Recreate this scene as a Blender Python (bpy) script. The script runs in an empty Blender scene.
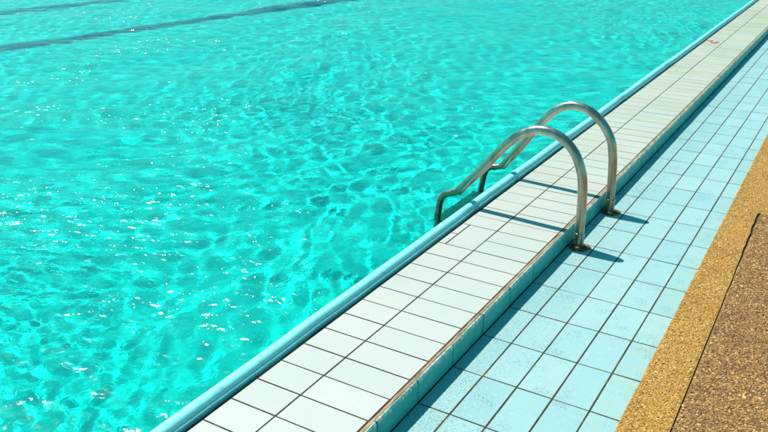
import bpy, math, random
import numpy as np
from mathutils import Vector, Matrix

random.seed(7)
rng = np.random.default_rng(11)
sc = bpy.context.scene
COL = sc.collection

# ------------------------------------------------------------------ helpers
def link(o, parent=None):
    COL.objects.link(o)
    if parent is not None:
        o.parent = parent
    return o

def tag(o, label=None, cat=None, group=None, kind=None):
    if label: o['label'] = label
    if cat: o['category'] = cat
    if group: o['group'] = group
    if kind: o['kind'] = kind
    return o

def mesh_obj(name, V, F, mat, parent=None, smooth=False, tint=None):
    me = bpy.data.meshes.new(name)
    me.from_pydata([tuple(map(float, v)) for v in V], [], [tuple(map(int, f)) for f in F])
    if tint is not None:
        a = me.attributes.new('tint', 'FLOAT', 'FACE')
        a.data.foreach_set('value', np.asarray(tint, dtype=np.float32))
    me.materials.append(mat)
    if smooth:
        me.polygons.foreach_set('use_smooth', [True] * len(me.polygons))
    me.update()
    return link(bpy.data.objects.new(name, me), parent)

def np_mesh(name, V, F, mat, parent=None, smooth=True, tint=None):
    """fast mesh from numpy arrays; F is (n,3) or (n,4)"""
    V = np.asarray(V, dtype=np.float32); F = np.asarray(F, dtype=np.int32)
    me = bpy.data.meshes.new(name)
    k = F.shape[1]
    me.vertices.add(len(V)); me.vertices.foreach_set('co', V.ravel())
    me.loops.add(F.size); me.loops.foreach_set('vertex_index', F.ravel())
    me.polygons.add(len(F))
    me.polygons.foreach_set('loop_start', np.arange(0, F.size, k, dtype=np.int32))
    if tint is not None:
        a = me.attributes.new('tint', 'FLOAT', 'FACE')
        a.data.foreach_set('value', np.asarray(tint, dtype=np.float32))
    me.update(calc_edges=True)
    if smooth:
        me.polygons.foreach_set('use_smooth', np.ones(len(F), dtype=bool))
    me.materials.append(mat)
    me.validate()
    return link(bpy.data.objects.new(name, me), parent)

class NT:
    """tiny node helper"""
    def __init__(self, name):
        self.m = bpy.data.materials.new(name); self.m.use_nodes = True
        self.t = self.m.node_tree; self.t.nodes.clear()
        self.out = self.n('ShaderNodeOutputMaterial')
    def n(self, typ, **kw):
        nd = self.t.nodes.new(typ)
        for k, v in kw.items(): setattr(nd, k, v)
        return nd
    def l(self, a, b): self.t.links.new(a, b)
    def coord(self, scale=(1, 1, 1), rot=(0, 0, 0)):
        c = self.n('ShaderNodeTexCoord'); m = self.n('ShaderNodeMapping')
        m.inputs['Scale'].default_value = scale; m.inputs['Rotation'].default_value = rot
        self.l(c.outputs['Object'], m.inputs['Vector']); return m.outputs[0]
    def noise(self, vec, scale, detail=4, rough=.55, dist=0):
        a = self.n('ShaderNodeTexNoise'); self.l(vec, a.inputs['Vector'])
        a.inputs['Scale'].default_value = scale; a.inputs['Detail'].default_value = detail
        a.inputs['Roughness'].default_value = rough; a.inputs['Distortion'].default_value = dist
        return a.outputs['Fac']
    def voro(self, vec, scale, feature='F1', out='Distance', rnd=1):
        a = self.n('ShaderNodeTexVoronoi', feature=feature); self.l(vec, a.inputs['Vector'])
        a.inputs['Scale'].default_value = scale; a.inputs['Randomness'].default_value = rnd
        return a.outputs[out]
    def ramp(self, fac, stops, interp='LINEAR'):
        r = self.n('ShaderNodeValToRGB'); r.color_ramp.interpolation = interp
        e = r.color_ramp.elements
        while len(e) > 1: e.remove(e[-1])
        e[0].position = stops[0][0]; e[0].color = self.c4(stops[0][1])
        for p, c in stops[1:]:
            x = e.new(p); x.color = self.c4(c)
        self.l(fac, r.inputs[0]); return r.outputs['Color']
    @staticmethod
    def c4(c):
        if isinstance(c, (int, float)): return (c, c, c, 1)
        return (*c, 1) if len(c) == 3 else c
    def mix(self, fac, a, b, blend='MIX'):
        m = self.n('ShaderNodeMix', data_type='RGBA', blend_type=blend)
        for s, v in ((m.inputs[0], fac), (m.inputs[6], a), (m.inputs[7], b)):
            if hasattr(v, 'is_output'): self.l(v, s)
            else: s.default_value = v if s is m.inputs[0] else self.c4(v)
        return m.outputs[2]
    def math(self, op, a, b=None, clamp=False):
        m = self.n('ShaderNodeMath', operation=op); m.use_clamp = clamp
        for i, v in enumerate((a, b)):
            if v is None: continue
            if hasattr(v, 'is_output'): self.l(v, m.inputs[i])
            else: m.inputs[i].default_value = v
        return m.outputs[0]
    def bump(self, h, strength=.5, dist=.002, normal=None):
        b = self.n('ShaderNodeBump'); b.inputs['Strength'].default_value = strength
        b.inputs['Distance'].default_value = dist
        self.l(h, b.inputs['Height'])
        if normal is not None: self.l(normal, b.inputs['Normal'])
        return b.outputs[0]
    def attr(self, name):
        a = self.n('ShaderNodeAttribute'); a.attribute_name = name; return a.outputs['Fac']
    def sep(self, vec):
        s = self.n('ShaderNodeSeparateXYZ'); self.l(vec, s.inputs[0]); return s.outputs
    def bsdf(self, color=None, rough=.5, metal=0, normal=None, spec=None):
        p = self.n('ShaderNodeBsdfPrincipled')
        for s, v in (('Base Color', color), ('Roughness', rough), ('Metallic', metal), ('Specular IOR Level', spec)):
            if v is None: continue
            if hasattr(v, 'is_output'): self.l(v, p.inputs[s])
            else: p.inputs[s].default_value = self.c4(v) if s == 'Base Color' else v
        if normal is not None: self.l(normal, p.inputs['Normal'])
        self.l(p.outputs[0], self.out.inputs['Surface'])
        self.p = p
        return self.m

# ------------------------------------------------------------------ dimensions (metres)
P = 0.245            # long side of a tile
Q = 0.1225           # short side
H = 0.084            # height of the pool-side kerb above the lower deck
XP, XM, XE = -0.4398, -0.2694, -0.0243      # tile joints of the upper deck
YK0 = -0.377         # first cross joint of the upper deck (k = 0)
WATER = 0.012
Y0, Y1 = -7.0, 22.0
POOL_X0, POOL_X1, POOL_Y0, POOL_Y1 = -19.0, -0.512, -5.0, 20.0
DEPTH = 1.05

# ------------------------------------------------------------------ materials
def m_upper_tile():
    n = NT('white_glazed_tile'); v = n.coord()
    t = n.attr('tint')
    y = n.sep(v)[1]
    far = n.ramp(n.math('MULTIPLY', n.math('ADD', y, n.math('MULTIPLY', n.noise(v, 1.3, 3), 2.5)), .1),
                 [(0.05, (.55, .545, .52)), (.42, (.48, .475, .37)), (.9, (.42, .41, .25))])
    c = n.mix(n.math('MULTIPLY', t, .75), far, (.47, .50, .45))
    big = n.noise(v, 2.2, 5)
    stain = n.ramp(n.noise(v, .9, 6, .65), [(.56, 0), (.72, 1)])
    c = n.mix(n.math('MULTIPLY', stain, n.ramp(n.math('MULTIPLY', y, .1), [(.35, 0), (.8, .55)])), c, (.50, .44, .17))
    speck = n.ramp(n.noise(v, 160, 2), [(.66, 0), (.74, 1)])
    c = n.mix(n.math('MULTIPLY', speck, .22), c, (.30, .30, .22))
    c = n.mix(n.ramp(n.noise(v, 11, 5, .7), [(.45, 0), (.75, .35)]), c, (.47, .53, .44))
    h = n.math('ADD', n.noise(v, 9, 3), n.math('MULTIPLY', n.noise(v, 220, 2), .12))
    r = n.ramp(big, [(.3, .38), (.7, .6)])
    return n.bsdf(c, r, normal=n.bump(h, .35, .003))

def m_lower_tile():
    n = NT('pale_blue_textured_tile'); v = n.coord()
    t = n.attr('tint')
    c = n.mix(t, (.29, .48, .475), (.35, .525, .51))
    c = n.mix(n.ramp(n.noise(v, 4, 6, .7), [(.4, 0), (.7, .6)]), c, (.32, .52, .49))
    x, y = n.sep(v)[0], n.sep(v)[1]
    # pitted, worn glaze: patches, mostly beside the riser
    wear = n.math('ADD', n.ramp(n.noise(v, 6, 5, .7), [(.52, 0), (.62, .9)]),
                  n.ramp(x, [(.09, .6), (.26, 0.0)]), clamp=True)
    pit = n.ramp(n.noise(v, 165, 3, .6, .4), [(.55, 0), (.61, 1)])
    pits = n.math('MULTIPLY', pit, wear)
    c = n.mix(n.math('MULTIPLY', pits, .75), c, (.06, .28, .32))
    c = n.mix(n.ramp(n.noise(v, 60, 2), [(.58, 0), (.75, .35)]), c, (.45, .70, .66))
    # sandy dirt creeping in from the kerb
    dirt = n.math('MULTIPLY', n.ramp(x, [(.46, 0), (.58, .8)]), n.ramp(n.noise(v, 14, 5, .7), [(.42, 0), (.62, 1)]))
    c = n.mix(n.math('MULTIPLY', dirt, .5), c, (.42, .40, .20))
    h = n.math('SUBTRACT', n.math('MULTIPLY', n.noise(v, 180, 3), .5), n.math('MULTIPLY', pits, .8))
    return n.bsdf(c, .45, normal=n.bump(h, .7, .0016))

def m_riser():
    n = NT('teal_glazed_riser_tile'); v = n.coord()
    z = n.sep(v)[2]
    t = n.attr('tint')
    vs = n.coord(scale=(1, 1, .12))
    streak = n.noise(vs, 150, 3, .6)
    lime = n.math('MULTIPLY', n.ramp(streak, [(.40, 0), (.62, 1)]),
                  n.ramp(n.math('ADD', n.math('MULTIPLY', z, 10), n.math('MULTIPLY', n.noise(vs, 40, 3), .30)), [(.80, 0), (.94, 1)]), clamp=True)
    c = n.mix(t, (.02, .35, .33), (.035, .41, .38))
    c = n.mix(n.ramp(n.noise(v, 18, 5, .7), [(.4, 0), (.75, .6)]), c, (.14, .48, .45))
    c = n.mix(lime, c, (.60, .72, .66))
    return n.bsdf(c, .5, spec=.2, normal=n.bump(n.noise(v, 30, 3), .25, .002))

def m_grout():
    n = NT('dark_grout'); v = n.coord()
    c = n.ramp(n.noise(v, 12, 6, .7), [(.35, (.022, .014, .006)), (.55, (.06, .035, .012)), (.75, (.20, .12, .035))])
    return n.bsdf(c, .9, normal=n.bump(n.noise(v, 300, 2), .5, .001))

def m_strip():
    n = NT('worn_brown_edge'); v = n.coord(scale=(1, .35, 1))
    c = n.ramp(n.noise(v, 45, 6, .7), [(.3, (.10, .055, .03)), (.48, (.34, .19, .09)), (.68, (.50, .33, .18)), (.8, (.55, .50, .38))])
    return n.bsdf(c, .85, normal=n.bump(n.noise(v, 90, 4), .7, .003))

def m_lip():
    n = NT('pale_blue_painted_lip'); v = n.coord()
    c = n.mix(n.noise(v, 5, 5, .7), (.25, .80, .82), (.34, .86, .86))
    c = n.mix(n.ramp(n.noise(v, 35, 5, .7), [(.55, 0), (.72, .6)]), c, (.16, .50, .54))
    z = n.sep(v)[2]
    # mottled darker green towards the foot of the lip
    g = n.math('MULTIPLY', n.ramp(z, [(.080, 1), (.096, 0)]), n.ramp(n.noise(v, 22, 5, .7), [(.35, .2), (.6, 1)]))
    c = n.mix(n.math('MULTIPLY', g, .5), c, (.12, .22, .14))
    return n.bsdf(c, .42, normal=n.bump(n.noise(v, 16, 4, .6), .5, .006))

def m_pool(name, a, b):
    n = NT(name); v = n.coord()
    c = n.mix(n.noise(v, .8, 4), a, b)
    return n.bsdf(c, .7)

def m_black_mark():
    n = NT('dark_lane_tile'); v = n.coord()
    return n.bsdf(n.mix(n.noise(v, 3, 3), (.0, .008, .045), (.0, .015, .06)), .6)

def m_water():
    n = NT('pool_water')
    v = n.coord()
    va = n.coord(scale=(1, 1, 1), rot=(0, 0, .6))
    mid = n.noise(va, 7, 2, .5, .8)
    fine = n.noise(va, 15, 2, .5, .8)
    patch = n.ramp(n.noise(v, .85, 3, .55, .4), [(.40, .12), (.60, 1.5)])
    h = n.math('MULTIPLY', fine, patch)
    h2 = n.math('MULTIPLY', n.noise(v, 42, 2, .5, .5), n.math('MULTIPLY', patch, .25))
    nb = n.bump(n.math('ADD', n.math('ADD', h, h2), n.math('MULTIPLY', mid, 1.9)), 1.0, WB)
    refr = n.n('ShaderNodeBsdfRefraction'); refr.inputs['Color'].default_value = (.10, 1, .94, 1)
    refr.inputs['IOR'].default_value = 1.333; refr.inputs['Roughness'].default_value = 0.0
    gl = n.n('ShaderNodeBsdfGlossy'); gl.inputs['Color'].default_value = (1, 1, 1, 1); gl.inputs['Roughness'].default_value = .17
    fr = n.n('ShaderNodeFresnel'); fr.inputs['IOR'].default_value = 1.333
    mx = n.n('ShaderNodeMixShader')
    for q in (gl,): n.l(nb, q.inputs['Normal'])
    rb = n.bump(n.math('ADD', n.noise(va, 24, 2, .5, .6), n.math('MULTIPLY', h2, 1.0)), 1.0, RB)
    n.l(rb, refr.inputs['Normal'])
    n.l(fr.outputs[0], mx.inputs[0]); n.l(refr.outputs[0], mx.inputs[1]); n.l(gl.outputs[0], mx.inputs[2])
    n.l(mx.outputs[0], n.out.inputs['Surface'])
    return n.m
WB = .0115
RB = .0013

def m_steel():
    n = NT('weathered_stainless_steel'); v = n.coord()
    vs = n.coord(scale=(1, 1, .3))
    c = n.ramp(n.noise(vs, 14, 4, .55), [(.30, (.27, .25, .19)), (.5, (.42, .39, .32)), (.7, (.60, .58, .53))])
    rust = n.ramp(n.noise(vs, 14, 5, .7), [(.60, 0), (.78, 1)])
    c = n.mix(n.math('MULTIPLY', rust, .6), c, (.30, .16, .05))
    z = n.sep(v)[2]
    c = n.mix(n.ramp(z, [(.12, .55), (.42, 0)]), c, (.24, .17, .09))
    low = n.math('MULTIPLY', n.ramp(z, [(.0, 1), (.14, 0)]), n.ramp(n.noise(v, 60, 5, .7), [(.42, 0), (.6, 1)]))
    c = n.mix(low, c, (.13, .09, .04))
    r = n.ramp(n.noise(v, 30, 4), [(.3, .18), (.7, .38)])
    met = n.math('SUBTRACT', 0.92, n.math('MULTIPLY', n.math('MAXIMUM', low, n.math('MULTIPLY', rust, .7)), .7))
    return n.bsdf(c, r, met, normal=n.bump(n.noise(v, 120, 3), .15, .001))

def m_rust():
    n = NT('rust_crust'); v = n.coord()
    c = n.ramp(n.noise(v, 70, 6, .75), [(.34, (.02, .016, .008)), (.49, (.12, .06, .025)), (.57, (.40, .20, .05)), (.66, (.60, .38, .12)), (.75, (.62, .42, .32))])
    return n.bsdf(c, .9, normal=n.bump(n.noise(v, 200, 4), 1, .003))

def m_step():
    n = NT('ladder_step_plastic')
    return n.bsdf((.55, .62, .60), .5)

def m_pebble(name, stops, scale_noise=1.4):
    n = NT(name); v = n.coord()
    t = n.attr('tint')
    c = n.ramp(t, stops)
    c = n.mix(n.ramp(n.noise(v, scale_noise * 3, 5, .65), [(.42, 0), (.66, .45)]), c, (.62, .50, .42), 'MULTIPLY')
    c = n.mix(n.math('MULTIPLY', n.noise(v, 500, 2), .35), c, stops[0][1])
    return n.bsdf(c, .8)

def m_flat_noise(name, stops, scale, bump=.5, dist=.003, rough=.9, detail=6):
    n = NT(name); v = n.coord()
    f = n.noise(v, scale, detail, .7)
    return n.bsdf(n.ramp(f, stops), rough, normal=n.bump(f, bump, dist))

M_UP, M_LOW, M_RIS, M_GR, M_ST, M_LIP = m_upper_tile(), m_lower_tile(), m_riser(), m_grout(), m_strip(), m_lip()
M_WATER, M_STEEL, M_RUST, M_STEP = m_water(), m_steel(), m_rust(), m_step()
M_FLOOR = m_pool('pool_floor_paint', (.11, .70, .65), (.17, .76, .71))
M_WALL = m_pool('pool_wall_paint', (.16, .60, .58), (.22, .66, .63))
M_LANE = m_black_mark()
M_RED = m_flat_noise('faded_red_paint', [(.4, (.35, .07, .05)), (.6, (.45, .16, .12))], 60, .2, .001)

# ------------------------------------------------------------------ tile fields
class Tiles:
    """bevelled tiles with a slight random tilt, gathered into one surface"""
    def __init__(self): self.V, self.F, self.T = [], [], []
    def add(self, x0, x1, y0, y1, z, g=.0029, bev=.0009, th=.004, tilt=.0006, axis='z', facex=0, bev1=None):
        bev1 = bev if bev1 is None else bev1
        a = random.uniform(-1, 1) * tilt; b = random.uniform(-1, 1) * tilt; c = random.uniform(-.5, .5) * tilt
        jx = random.uniform(-.0004, .0004); jy = random.uniform(-.0005, .0005)
        x0 += g + jx; x1 += -g + jx; y0 += g + jy; y1 += -g + jy
        i = len(self.V); tn = random.random()
        def zz(u, w): return z + c + a * (2 * u - 1) * .5 + b * (2 * w - 1) * .5
        ring = [(x0, y0), (x1, y0), (x1, y1), (x0, y1)]
        ins = [(x0 + bev, y0 + bev), (x1 - bev1, y0 + bev), (x1 - bev1, y1 - bev), (x0 + bev, y1 - bev)]
        uv = [(0, 0), (1, 0), (1, 1), (0, 1)]
        P3 = [(px, py, z - th) for px, py in ring]
        P3 += [(px, py, zz(*q) - (bev1 if q[0] else bev) * .7) for (px, py), q in zip(ring, uv)]
        P3 += [(px, py, zz(*q)) for (px, py), q in zip(ins, uv)]
        if axis == 'x':      # stands on edge: (x,y,z) -> (facex + z, y, x)
            P3 = [(facex + pz, py, px) for px, py, pz in P3]
        self.V += P3
        for k in range(4):
            m = (k + 1) % 4
            self.F += [(i + k, i + m, i + 4 + m, i + 4 + k), (i + 4 + k, i + 4 + m, i + 8 + m, i + 8 + k)]
        self.F.append((i + 8, i + 9, i + 10, i + 11))
        if axis == 'x':
            self.F[-9:] = [tuple(reversed(f)) for f in self.F[-9:]]
        self.T += [tn] * 9
    def build(self, name, mat, parent=None):
        return mesh_obj(name, self.V, self.F, mat, parent, tint=self.T)

def box(V, F, x0, x1, y0, y1, z0, z1):
    i = len(V)
    V += [(x0, y0, z0), (x1, y0, z0), (x1, y1, z0), (x0, y1, z0), (x0, y0, z1), (x1, y0, z1), (x1, y1, z1), (x0, y1, z1)]
    F += [(i+3, i+2, i+1, i), (i+4, i+5, i+6, i+7), (i, i+1, i+5, i+4), (i+1, i+2, i+6, i+5), (i+2, i+3, i+7, i+6), (i+3, i, i+4, i+7)]

# upper deck: bed of grout, two rows of tiles
V, F = [], []
box(V, F, XP - .001, -.0050, Y0, Y1, -.10, H - .0022)
upper = mesh_obj('upper_deck', V, F, M_GR); tag(upper, kind='structure')
T = Tiles()
k0 = int((Y0 - YK0) / Q) + 1; k1 = int((Y1 - YK0) / Q)
for k in range(k0, k1):
    y = YK0 + k * Q
    T.add(XM, XE, y, y + Q, H)
    if k == 11:
        T.add(XP, -.404, y, y + Q, H); T.add(-.404, XM, y, y + 2 * Q, H)
    elif k == 12:
        T.add(XP, -.404, y, y + Q, H)
    else:
        T.add(XP, XM, y, y + Q, H)
T.build('deck_tiles', M_UP, upper)
# worn brown nosing along the step, a slightly wobbly ribbon
ys = np.arange(Y0, Y1, .035)
V, F = [], []
for j, y in enumerate(ys):
    w1 = random.uniform(-.0012, .0012); w2 = random.uniform(-.0016, .0012); hz = random.uniform(-.001, .0008)
    V += [(XE + .002 + w1, y, H - .006), (XE + .003 + w1, y, H + hz), (-.014, y, H + hz + .0004), (-.0095 + w2, y, H + hz), (-.0080 + w2, y, H - .002), (-.0085, y, H - .012)]
    if j:
        a = 6 * (j - 1); b = 6 * j
        for q in range(5): F.append((a + q, a + q + 1, b + q + 1, b + q))
F = [tuple(reversed(f)) for f in F]
mesh_obj('edge_strip', V, F, M_ST, upper, smooth=True)
# riser tiles
T = Tiles()
for b in range(int(Y0 / P), int(Y1 / P)):
    T.add(-.0008, H + .0016, b * P, (b + 1) * P, 0, g=.0024, bev=.0012, bev1=.006, th=.0095, tilt=.0006, axis='x', facex=-.001)
T.build('riser_tiles', M_RIS, upper)

# lower deck
XL = [-.0005, .1119, .1119 + .122, .1119 + .244, .1119 + .366, .60]
def curb_x(y): return .576 - .0105 * y       # the gravel kerb runs a little skew
YC = 2.30            # far end of the brown slab
def groove_x(y): return .7225 - .0135 * y + .0012 * np.sin(y * 23) * (y > 1.2) + .0022 * np.sin(y * 41 + 1) * (y > 1.7)
def groove_w(y): return .0022 + .0045 * np.clip((y - 1.5) / .7, 0, 1)
V, F = [], []
box(V, F, -.012, .62, Y0, Y1, -.08, -.0018)
lower = mesh_obj('lower_deck', V, F, M_GR); tag(lower, kind='structure')
T = Tiles()
for b in range(int(Y0 / P), int(Y1 / P)):
    for i in range(5):
        T.add(XL[i], XL[i + 1], b * P, (b + 1) * P, 0, tilt=.0008)
T.build('deck_tiles', M_LOW, lower)

# pool edge lip (bull-nosed), wobbling a little along its length
prof = [(-.512, -.30), (-.512, -.02), (-.512, .050), (-.5125, .082), (-.509, .099), (-.500, .1095), (-.489, .1135), (-.478, .112), (-.469, .106),
        (-.4650, .0985), (-.4672, .0935), (-.4600, .0915), (-.4575, .087), (-.4550, .080), (-.4545, .010)]
V, F = [], []
ys = np.arange(Y0, Y1 + .01, .06)
ph = rng.uniform(0, 6.28, 8)
npf = len(prof)
for j, y in enumerate(ys):
    wx = .0012 * math.sin(y * 2.1 + ph[0]) + .0008 * math.sin(y * 5.3 + ph[1]) + .0005 * math.sin(y * 13 + ph[2])
    wz = .0010 * math.sin(y * 1.7 + ph[3]) + .0006 * math.sin(y * 7.1 + ph[4])
    dent = sum(a_ * math.exp(-((y - c_) / .05) ** 2) for c_, a_ in ((1.36, .005), (1.62, .003), (2.72, .005), (3.9, .006), (5.3, .005), (.1, .003)))
    for q, (x, z) in enumerate(prof):
        r = random.uniform(-.0004, .0004)
        f = 1 if q > 2 else 0
        V.append((x + f * (wx + r) - (dent * random.uniform(.7, 1.2) if q > 7 else 0), y, z + f * wz - (dent * .5 if q > 7 else 0)))
    if j:
        a = npf * (j - 1); b = npf * j
        for q in range(npf - 1): F.append((a + q, a + q + 1, b + q + 1, b + q))
F = [tuple(reversed(f)) for f in F]
lip = mesh_obj('pool_edge', V, F, M_LIP, smooth=True); tag(lip, kind='structure')
# near-black fill in the gap between the lip and the tiles
V, F = [], []
box(V, F, -.4590, XP - .0005, Y0, Y1, -.10, H - .012)
gap = mesh_obj('drain_gap', V, F, m_flat_noise('black_gap_fill', [(.3, (.005, .008, .008)), (.7, (.02, .025, .015))], 50), lip)

# pool shell
def quad(name, pts, mat, parent=None, kind='structure'):
    o = mesh_obj(name, pts, [(0, 1, 2, 3)], mat, parent)
    if parent is None: tag(o, kind=kind)
    return o
X0, X1, PY0, PY1, D = POOL_X0, POOL_X1, POOL_Y0, POOL_Y1, -DEPTH
floor = quad('pool_floor', [(X0, PY0, D), (X1, PY0, D), (X1, PY1, D), (X0, PY1, D)], M_FLOOR)
V = [(X1, PY0, D), (X1, PY1, D), (X1, PY1, 0.02), (X1, PY0, 0.02), (X0, PY0, D), (X0, PY1, D), (X0, PY1, .1), (X0, PY0, .1), (X1, PY1, .1), (X1, PY0, .1)]
wall = mesh_obj('pool_wall', V, [(0, 3, 2, 1), (4, 5, 6, 7), (1, 8, 6, 5), (0, 4, 7, 9)], M_WALL)
tag(wall, 'turquoise painted pool wall under the water beside the blue edge lip', 'pool wall')
# dark lane lines on the floor
def band(name, ax, ay, bx, by, w):
    d = Vector((bx - ax, by - ay)).normalized(); nrm = Vector((-d.y, d.x)) * w / 2
    p = Vector((ax, ay)) - d * ((ay - PY0) / d.y - .8); q = Vector((ax, ay)) + d * ((PY1 - ay) / d.y - .8)
    pts = [(p.x + nrm.x, p.y + nrm.y, D + .004), (p.x - nrm.x, p.y - nrm.y, D + .004), (q.x - nrm.x, q.y - nrm.y, D + .004), (q.x + nrm.x, q.y + nrm.y, D + .004)]
    return quad(name, pts, M_LANE, floor)
band('lane_line', -7.36, 3.55, -6.34, 9.00, .33)
band('lane_line', -9.58, 5.12, -9.14, 7.10, .36)

# ------------------------------------------------------------------ water surface
def graded(a, b, c, fine, grow, top):
    """coordinates from a to b, finest near c"""
    out = [c]; s = fine
    while out[-1] < b: out.append(out[-1] + s); s = min(s * grow, top)
    lo = [c]; s = fine
    while lo[-1] > a: lo.append(lo[-1] - s); s = min(s * grow, top)
    r = np.array(sorted(set(lo[1:] + out))); r[0] = a; r[-1] = b
    return r
gx = graded(X0, X1 - .0, X1, .009, 1.003, .06)
gy = graded(PY0, PY1, 0.6, .010, 1.0028, .06)
GX, GY = np.meshgrid(gx, gy)
def waves(X, Y):
    Z = np.zeros_like(X)
    wx = .25 * np.sin(.9 * Y + 1.1 * X) ; wy = .25 * np.sin(1.2 * X - .7 * Y + 2)
    Xw, Yw = X + wx, Y + wy
    r = np.random.default_rng(23)
    def octave(n, lmin, lmax, slope, mod=None, bias=None):
        z = np.zeros_like(X)
        for _ in range(n):
            L = math.exp(r.uniform(math.log(lmin), math.log(lmax))); k = 2 * math.pi / L
            th = r.uniform(0, 2 * math.pi) if bias is None else r.normal(bias, .7)
            z += slope / k * math.sqrt(2 / n) * np.sin(k * (math.cos(th) * Xw + math.sin(th) * Yw) + r.uniform(0, 6.28))
        return z if mod is None else z * mod
    m1 = .55 + .45 * np.sin(.8 * X + 1.3 * np.sin(.9 * Y)) * np.sin(.7 * Y + 1.1)
    m2 = np.clip(.25 + 1.1 * np.sin(1.15 * X + 1.7 * np.sin(.8 * Y + .4)) * np.sin(1.0 * Y + .6 * X + .5), .1, 1.3)
    Z += octave(14, .8, 2.2, .018)
    Z += octave(24, .35, .75, .019)
    Z += octave(34, .12, .30, .030, mod=.75 + .25 * m1)
    Z += octave(44, .05, .11, .022, mod=m2)
    return Z
GZ = WATER + waves(GX, GY)
ny, nx = GX.shape
Vw = np.stack([GX, GY, GZ], -1).reshape(-1, 3)
idx = np.arange(nx * ny).reshape(ny, nx)
Fw = np.stack([idx[:-1, :-1], idx[:-1, 1:], idx[1:, 1:], idx[1:, :-1]], -1).reshape(-1, 4)
water = np_mesh('water', Vw, Fw, M_WATER); tag(water, kind='structure')

# ------------------------------------------------------------------ gravel kerb, path, ground
def pebble_field(name, pts, rad, mat, parent, base_z, flat=.6):
    ph_ = (1 + 5 ** .5) / 2
    iv = np.array([(-1, ph_, 0), (1, ph_, 0), (-1, -ph_, 0), (1, -ph_, 0), (0, -1, ph_), (0, 1, ph_), (0, -1, -ph_), (0, 1, -ph_),
                   (ph_, 0, -1), (ph_, 0, 1), (-ph_, 0, -1), (-ph_, 0, 1)], float); iv /= np.linalg.norm(iv[0])
    it = np.array([(0, 11, 5), (0, 5, 1), (0, 1, 7), (0, 7, 10), (0, 10, 11), (1, 5, 9), (5, 11, 4), (11, 10, 2), (10, 7, 6), (7, 1, 8),
                   (3, 9, 4), (3, 4, 2), (3, 2, 6), (3, 6, 8), (3, 8, 9), (4, 9, 5), (2, 4, 11), (6, 2, 10), (8, 6, 7), (9, 8, 1)])
    n = len(pts)
    S = np.stack([rad * np.exp(rng.normal(0, .32, n)), rad * np.exp(rng.normal(-.12, .28, n)), rad * flat * rng.uniform(.7, 1.2, n)], -1)
    vv = iv[None] * S[:, None] * (1 + rng.uniform(-.18, .18, (n, 12, 1)))
    th = rng.uniform(0, 2 * np.pi, n); tl = rng.normal(0, .35, n)
    c, s = np.cos(tl)[:, None], np.sin(tl)[:, None]
    y_ = vv[..., 1] * c - vv[..., 2] * s; z_ = vv[..., 1] * s + vv[..., 2] * c
    c, s = np.cos(th)[:, None], np.sin(th)[:, None]
    x2 = vv[..., 0] * c - y_ * s; y2 = vv[..., 0] * s + y_ * c
    out = np.stack([x2 + pts[:, 0:1], y2 + pts[:, 1:2], z_ + base_z + rng.uniform(-.0012, .0008, (n, 1))], -1).reshape(-1, 3)
    ff = (it[None] + 12 * np.arange(n)[:, None, None]).reshape(-1, 3)
    return np_mesh(name, out, ff, mat, parent, smooth=True, tint=np.repeat(rng.random(n), 20))

def scatter(x0, x1, y0, y1, step, keep):
    gx_, gy_ = np.meshgrid(np.arange(x0, x1, step), np.arange(y0, y1, step))
    p = np.stack([gx_.ravel(), gy_.ravel()], -1) + rng.uniform(-.55, .55, (gx_.size, 2)) * step
    return p[keep(p[:, 0], p[:, 1])]

M_YB = m_flat_noise('yellow_cement', [(.3, (.20, .11, .025)), (.55, (.46, .25, .05)), (.75, (.60, .36, .10))], 90, .8, .004)
M_BB = m_flat_noise('brown_cement', [(.3, (.14, .07, .025)), (.55, (.26, .14, .05)), (.75, (.40, .23, .09))], 70, .8, .004)
M_YP = m_pebble('yellow_stained_pebbles', [(0, (.16, .08, .015)), (.2, (.50, .235, .035)), (.6, (.70, .355, .06)), (.85, (.80, .46, .10)), (1, (.90, .68, .34))])
M_BP = m_pebble('brown_washed_pebbles', [(0, (.12, .06, .02)), (.3, (.35, .165, .05)), (.65, (.50, .245, .075)), (.88, (.68, .37, .11)), (1, (.88, .60, .26))])

ysk = np.arange(Y0, Y1 + .3, .05)
V, F = [], []
for j, y in enumerate(ysk):
    wob = random.uniform(-.0015, .0015)
    a, b = curb_x(y) + wob, (groove_x(y) - groove_w(y) if y < YC + .01 else 4.5)
    V += [(a, y, -.05), (a, y, .0012), (b, y, .0012), (b, y, -.05)]
    if j:
        i = 4 * (j - 1); k = 4 * j
        for q in range(3): F.append((i + q, k + q, k + q + 1, i + q + 1))
kerb = mesh_obj('gravel_kerb', V, [tuple(f) for f in F], M_YB); tag(kerb, kind='structure')
pts = scatter(.45, 1.15, -.9, 5.2, .0050, lambda x, y: (x > curb_x(y) + .001 + .0008 * np.sin(y * 37) * np.sin(y * 11)) & ((x < groove_x(y) - .0045 - groove_w(y)) | (y > YC + .012 + .004 * np.sin(x * 50))))
pebble_field('pebbles', pts, .0038, M_YP, kerb, .0010, .45)
for_far = scatter(.40, .80, 5.2, 13, .018, lambda x, y: (x > curb_x(y) + .004))
pebble_field('pebbles', for_far, .012, M_YP, kerb, -.003)

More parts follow.
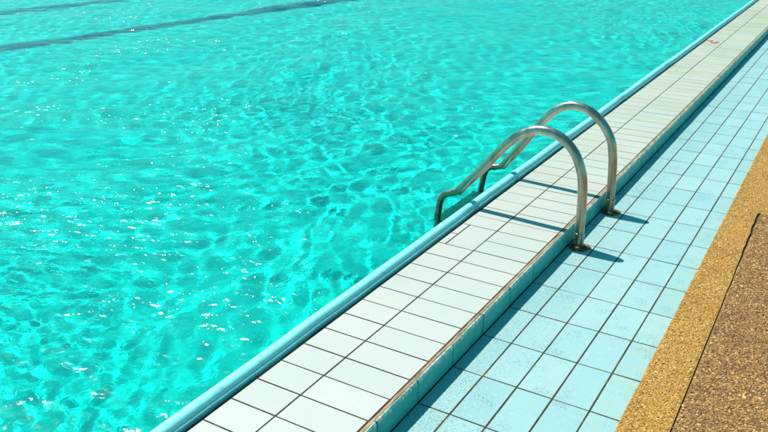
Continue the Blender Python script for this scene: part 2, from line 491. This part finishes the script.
V, F = [], []
for j, y in enumerate(ysk):
    if y > YC: break
    a = groove_x(y) + groove_w(y)
    V += [(a, y, -.05), (a, y, .0006), (4.5, y, .0006)]
    if j:
        i = 3 * (j - 1); k = 3 * j
        for q in range(2): F.append((i + q, k + q, k + q + 1, i + q + 1))
path = mesh_obj('path', V, F, M_BB); tag(path, kind='structure')
def crack_free(x, y):
    c1 = np.abs(y - (2.055 - .35 * (x - .71) + .006 * np.sin(x * 60))) > .014
    c2 = np.abs(x - (.735 + .12 * (y - 2.05) + .008 * np.sin(y * 40))) > .008
    return (x > groove_x(y) + .0045 + groove_w(y)) & c1 & (y < YC - .012 + .004 * np.sin(x * 50)) & (c2 | (y < 2.05))
pts = scatter(.6, 1.45, -1.2, 4.2,   .0064, crack_free)
pebble_field('pebbles', pts, .0049, M_BP, path, .0006, .42)
for o_ in (*kerb.children, *path.children):
    o_['kind'] = 'stuff'
# cement filling at the bottom of the groove
V, F = [], []
for j, y in enumerate(ysk):
    g = groove_x(y)
    if y > YC + .02: break
    V += [(g - .012, y, -.009), (g + .012, y, -.009)]
    if j: F.append((2 * j - 2, 2 * j - 1, 2 * j + 1, 2 * j))
mesh_obj('joint', V, F, m_flat_noise('joint_dirt', [(.35, (.03, .018, .006)), (.65, (.12, .08, .03))], 60), path)

# wide ground all round the pool
V = [(-90, -90, -.03), (90, -90, -.03), (90, 90, -.03), (-90, 90, -.03),
     (X0, Y0, -.03), (XP, Y0, -.03), (XP, Y1, -.03), (X0, Y1, -.03)]
ground = mesh_obj('ground', V, [(0, 1, 5, 4), (1, 2, 6, 5), (2, 3, 7, 6), (3, 0, 4, 7)],
                  m_flat_noise('ground_gravel', [(.3, (.14, .10, .06)), (.7, (.30, .23, .14))], 40)); tag(ground, kind='structure')
V, F = [], []
box(V, F, X0 - 1.2, X0, Y0, Y1, -.1, .085)
box(V, F, X0, POOL_X1, Y0, PY0, -.1, .085)
box(V, F, X0, POOL_X1, PY1, Y1, -.1, .085)
surround = mesh_obj('far_deck', V, F, M_UP, tint=[.5] * 18); tag(surround, kind='structure')

# ------------------------------------------------------------------ pool ladder
def smooth_path(pts, n=14):
    p = [Vector(q) for q in pts]; p = [2 * p[0] - p[1]] + p + [2 * p[-1] - p[-2]]
    out = []
    for i in range(1, len(p) - 2):
        for s in range(n):
            t = s / n; a, b, c, d = p[i-1], p[i], p[i+1], p[i+2]
            out.append(.5 * ((2*b) + (c - a) * t + (2*a - 5*b + 4*c - d) * t*t + (3*b - a - 3*c + d) * t**3))
    out.append(p[-2]); return out

def tube(path, rad, seg=24, cap=True):
    V, F = [], []
    up = Vector((0, 1, 0))
    for i, p in enumerate(path):
        t = (path[min(i + 1, len(path) - 1)] - path[max(i - 1, 0)]).normalized()
        s = t.cross(up)
        if s.length < 1e-4: s = t.cross(Vector((1, 0, 0)))
        s.normalize(); b = s.cross(t).normalized()
        r = rad(i, p) if callable(rad) else rad
        for k in range(seg):
            a = 2 * math.pi * k / seg
            V.append(p + (s * math.cos(a) + b * math.sin(a)) * r)
        if i:
            o = (i - 1) * seg
            for k in range(seg):
                m = (k + 1) % seg
                F.append((o + k, o + m, o + seg + m, o + seg + k))
    if cap:
        F.append(tuple(range(seg))[::-1]); o = (len(path) - 1) * seg; F.append(tuple(range(o, o + seg)))
    return V, F

ladder = bpy.data.objects.new('pool_ladder', None); link(ladder); ladder.location = (.045, 1.67, 0)
tag(ladder, 'weathered stainless steel ladder with two looping handrails going over the blue lip into the water', 'pool ladder')
near = [(.046, -.004), (.0445, .10), (.042, .214), (.036, .30), (.022, .365), (-.015, .441), (-.083, .500), (-.176, .519), (-.262, .487), (-.335, .424), (-.431, .309),
        (-.551, .170), (-.568, .151)]
near_low = [(-.550, .166), (-.570, .149), (-.598, .136), (-.632, .122), (-.655, .103), (-.668, .070), (-.674, .020), (-.680, -.05), (-.682, -.30), (-.682, -.65), (-.682, -1.0)]
far = [(.040, -.004), (.037, .10), (.032, .225), (.024, .30), (.006, .375), (-.045, .452), (-.114, .502), (-.205, .518), (-.292, .476), (-.362, .396), (-.452, .270),
       (-.532, .163), (-.556, .133)]
far_low = [(-.534, .160), (-.556, .138), (-.585, .127), (-.618, .118), (-.642, .100), (-.656, .068), (-.664, .020), (-.670, -.05), (-.672, -.30), (-.672, -.65), (-.672, -1.0)]
RT = .0215
for yb, prof_, low_ in ((1.423, near, near_low), (1.92, far, far_low)):
    V, F = tube(smooth_path([(x - .045, yb - 1.67, z) for x, z in low_], 12), .0165, 20)
    mesh_obj('lower_rail', V, F, M_STEEL, ladder, smooth=True)
    pth = smooth_path([(x - .045, yb - 1.67, z) for x, z in prof_], 12)
    nend = len(pth) - 1
    V, F = tube(pth, lambda i, p: RT if i < nend - 1 else (RT * .97 if i < nend else RT * .86))
    rail = mesh_obj('handrail', V, F, M_STEEL, ladder, smooth=True)
    # socket sleeve round the foot
    q0 = Vector((prof_[0][0] - .045, yb - 1.67, 0))
    V, F = tube([q0 + Vector((0, 0, z)) for z in (0, .068, .0712, .0718)], lambda i, p: (RT + .0014, RT + .0014, RT + .0010, RT)[i], 28)
    mesh_obj('socket_sleeve', V, F, M_STEEL, rail, smooth=False)
    # rusty crust on the deck round the foot
    V, F = [], []
    seg, rings = 40, 7
    rr = [random.uniform(.8, 1.15) for _ in range(seg)]
    rr = [(rr[i] + rr[(i+1) % seg] + rr[(i-1) % seg]) / 3 for i in range(seg)]
    for j in range(rings):
        f = j / (rings - 1)
        for k in range(seg):
            a = 2 * math.pi * k / seg
            R_ = (RT - .001) + f * (.026 * rr[k] * (1 + .5 * max(0, math.cos(a - .1))))
            x, y = R_ * math.cos(a), R_ * 1.15 * math.sin(a)
            if q0.x + .045 + x < .004: x = .004 - q0.x - .045
            z = .008 * (1 - f) ** 1.3 * random.uniform(.5, 1.2) + .0012 * (1 - f) + .0004
            if j == rings - 1: z = -.001
            V.append((q0.x + x, q0.y + y, z))
        if j:
            o = (j - 1) * seg
            for k in range(seg):
                m = (k + 1) % seg
                F.append((o + k, o + seg + k, o + seg + m, o + m))
    mesh_obj('rust_ring', V, F, M_RUST, rail, smooth=False)
# underwater treads
for z in (-.12, -.38, -.64, -.90):
    V, F = [], []
    n_ = 12
    for i in range(n_):
        a = 2 * math.pi * i / n_
        cx, cz = .040 * math.cos(a), .012 * math.sin(a)
        for yy in (-.235, .238):
            V.append((-.722 + cx, yy, z + cz))
    for i in range(n_):
        m = (i + 1) % n_
        F.append((2*i, 2*i + 1, 2*m + 1, 2*m))
    F.append(tuple(2*i for i in range(n_))); F.append(tuple(2*i + 1 for i in range(n_))[::-1])
    mesh_obj('step', V, F, M_STEEL, ladder, smooth=False)

# ------------------------------------------------------------------ faded red painted mark on the near row of tiles
def stroke(V, F, pts, w):
    for (ax, ay), (bx, by) in zip(pts, pts[1:]):
        d = Vector((bx - ax, by - ay)).normalized(); nn = Vector((-d.y, d.x)) * w * random.uniform(.35, .6)
        i = len(V)
        V += [(ax + nn.x, ay + nn.y, 0), (ax - nn.x, ay - nn.y, 0), (bx - nn.x, by - nn.y, 0), (bx + nn.x, by + nn.y, 0)]
        F.append((i, i + 1, i + 2, i + 3))
V, F = [], []

stroke(V, F, [(-.436, 6.66), (-.440, 6.76), (-.436, 6.88), (-.412, 6.83), (-.389, 6.78)], .016)
stroke(V, F, [(-.400, 6.80), (-.380, 6.87), (-.372, 6.76), (-.358, 6.70)], .014)
for a in range(9):
    aa = a * 2.4
    cx, cy = -.330, 6.755
    stroke(V, F, [(cx - .02 * math.cos(aa + 1), cy + .03 * math.sin(aa)), (cx + .024 * math.cos(aa), cy + .07 * math.sin(aa + .6))], .016)
V = [(min(max(x, XP + .006), XM - .006), y, H + .0018 + .00002 * i) for i, (x, y, z) in enumerate(V)]
mesh_obj('painted_mark', V, F, M_RED, upper)

# ------------------------------------------------------------------ sky, sun, camera
sun_dir = Vector((-.58, .10, 1)).normalized()
elev = math.asin(sun_dir.z); az = math.atan2(sun_dir.x, sun_dir.y)
w = bpy.data.worlds.new('World'); sc.world = w; w.use_nodes = True
nt = w.node_tree; nt.nodes.clear()
sky = nt.nodes.new('ShaderNodeTexSky'); sky.sky_type = 'NISHITA'; sky.sun_disc = False
sky.sun_elevation = elev; sky.sun_rotation = az; sky.air_density = 1.0; sky.dust_density = .4; sky.ozone_density = 2.0
bg = nt.nodes.new('ShaderNodeBackground'); bg.inputs[1].default_value = .10
out = nt.nodes.new('ShaderNodeOutputWorld')
tint = nt.nodes.new('ShaderNodeMix'); tint.data_type = 'RGBA'; tint.blend_type = 'MULTIPLY'
tint.inputs[0].default_value = 1; tint.inputs[7].default_value = (.22, 1.0, .86, 1)
nt.links.new(sky.outputs[0], tint.inputs[6]); nt.links.new(tint.outputs[2], bg.inputs[0]); nt.links.new(bg.outputs[0], out.inputs[0])

ld = bpy.data.lights.new('sun', 'SUN'); ld.energy = 4.2; ld.angle = math.radians(.5); ld.color = (1, .965, .90)
lo = bpy.data.objects.new('sun', ld); link(lo); lo.rotation_euler = sun_dir.to_track_quat('Z', 'Y').to_euler()
ld.cycles.is_caustics_light = True
water.cycles.is_caustics_caster = True
for o in (floor, wall, *floor.children): o.cycles.is_caustics_receiver = True
for o in ladder.children: o.cycles.is_caustics_receiver = True

cd = bpy.data.cameras.new('camera'); cam = bpy.data.objects.new('camera', cd); link(cam)
cd.sensor_width = 36; cd.lens = 36 * 794.46 / 768; cd.clip_end = 500; cd.clip_start = .05
yaw, pitch, roll = -.5445, .3921, .0042
cy, sy, cp, sp = math.cos(yaw), math.sin(yaw), math.cos(pitch), math.sin(pitch)
f = Vector((sy * cp, cy * cp, -sp)); r = Vector((cy, -sy, 0)); u = r.cross(f)
c_, s_ = math.cos(roll), math.sin(roll)
r, u = c_ * r + s_ * u, -s_ * r + c_ * u
cam.matrix_world = Matrix(((r.x, u.x, -f.x, .9961), (r.y, u.y, -f.y, -1.8587), (r.z, u.z, -f.z, 1.5132), (0, 0, 0, 1)))
sc.camera = cam

sc.view_settings.view_transform = 'Standard'; sc.view_settings.look = 'None'
sc.view_settings.exposure = .42; sc.view_settings.gamma = 1; sc.view_settings.use_curve_mapping = False
cy_ = sc.cycles
cy_.caustics_refractive = True; cy_.caustics_reflective = False
cy_.max_bounces = 10; cy_.transmission_bounces = 8; cy_.use_denoising = True
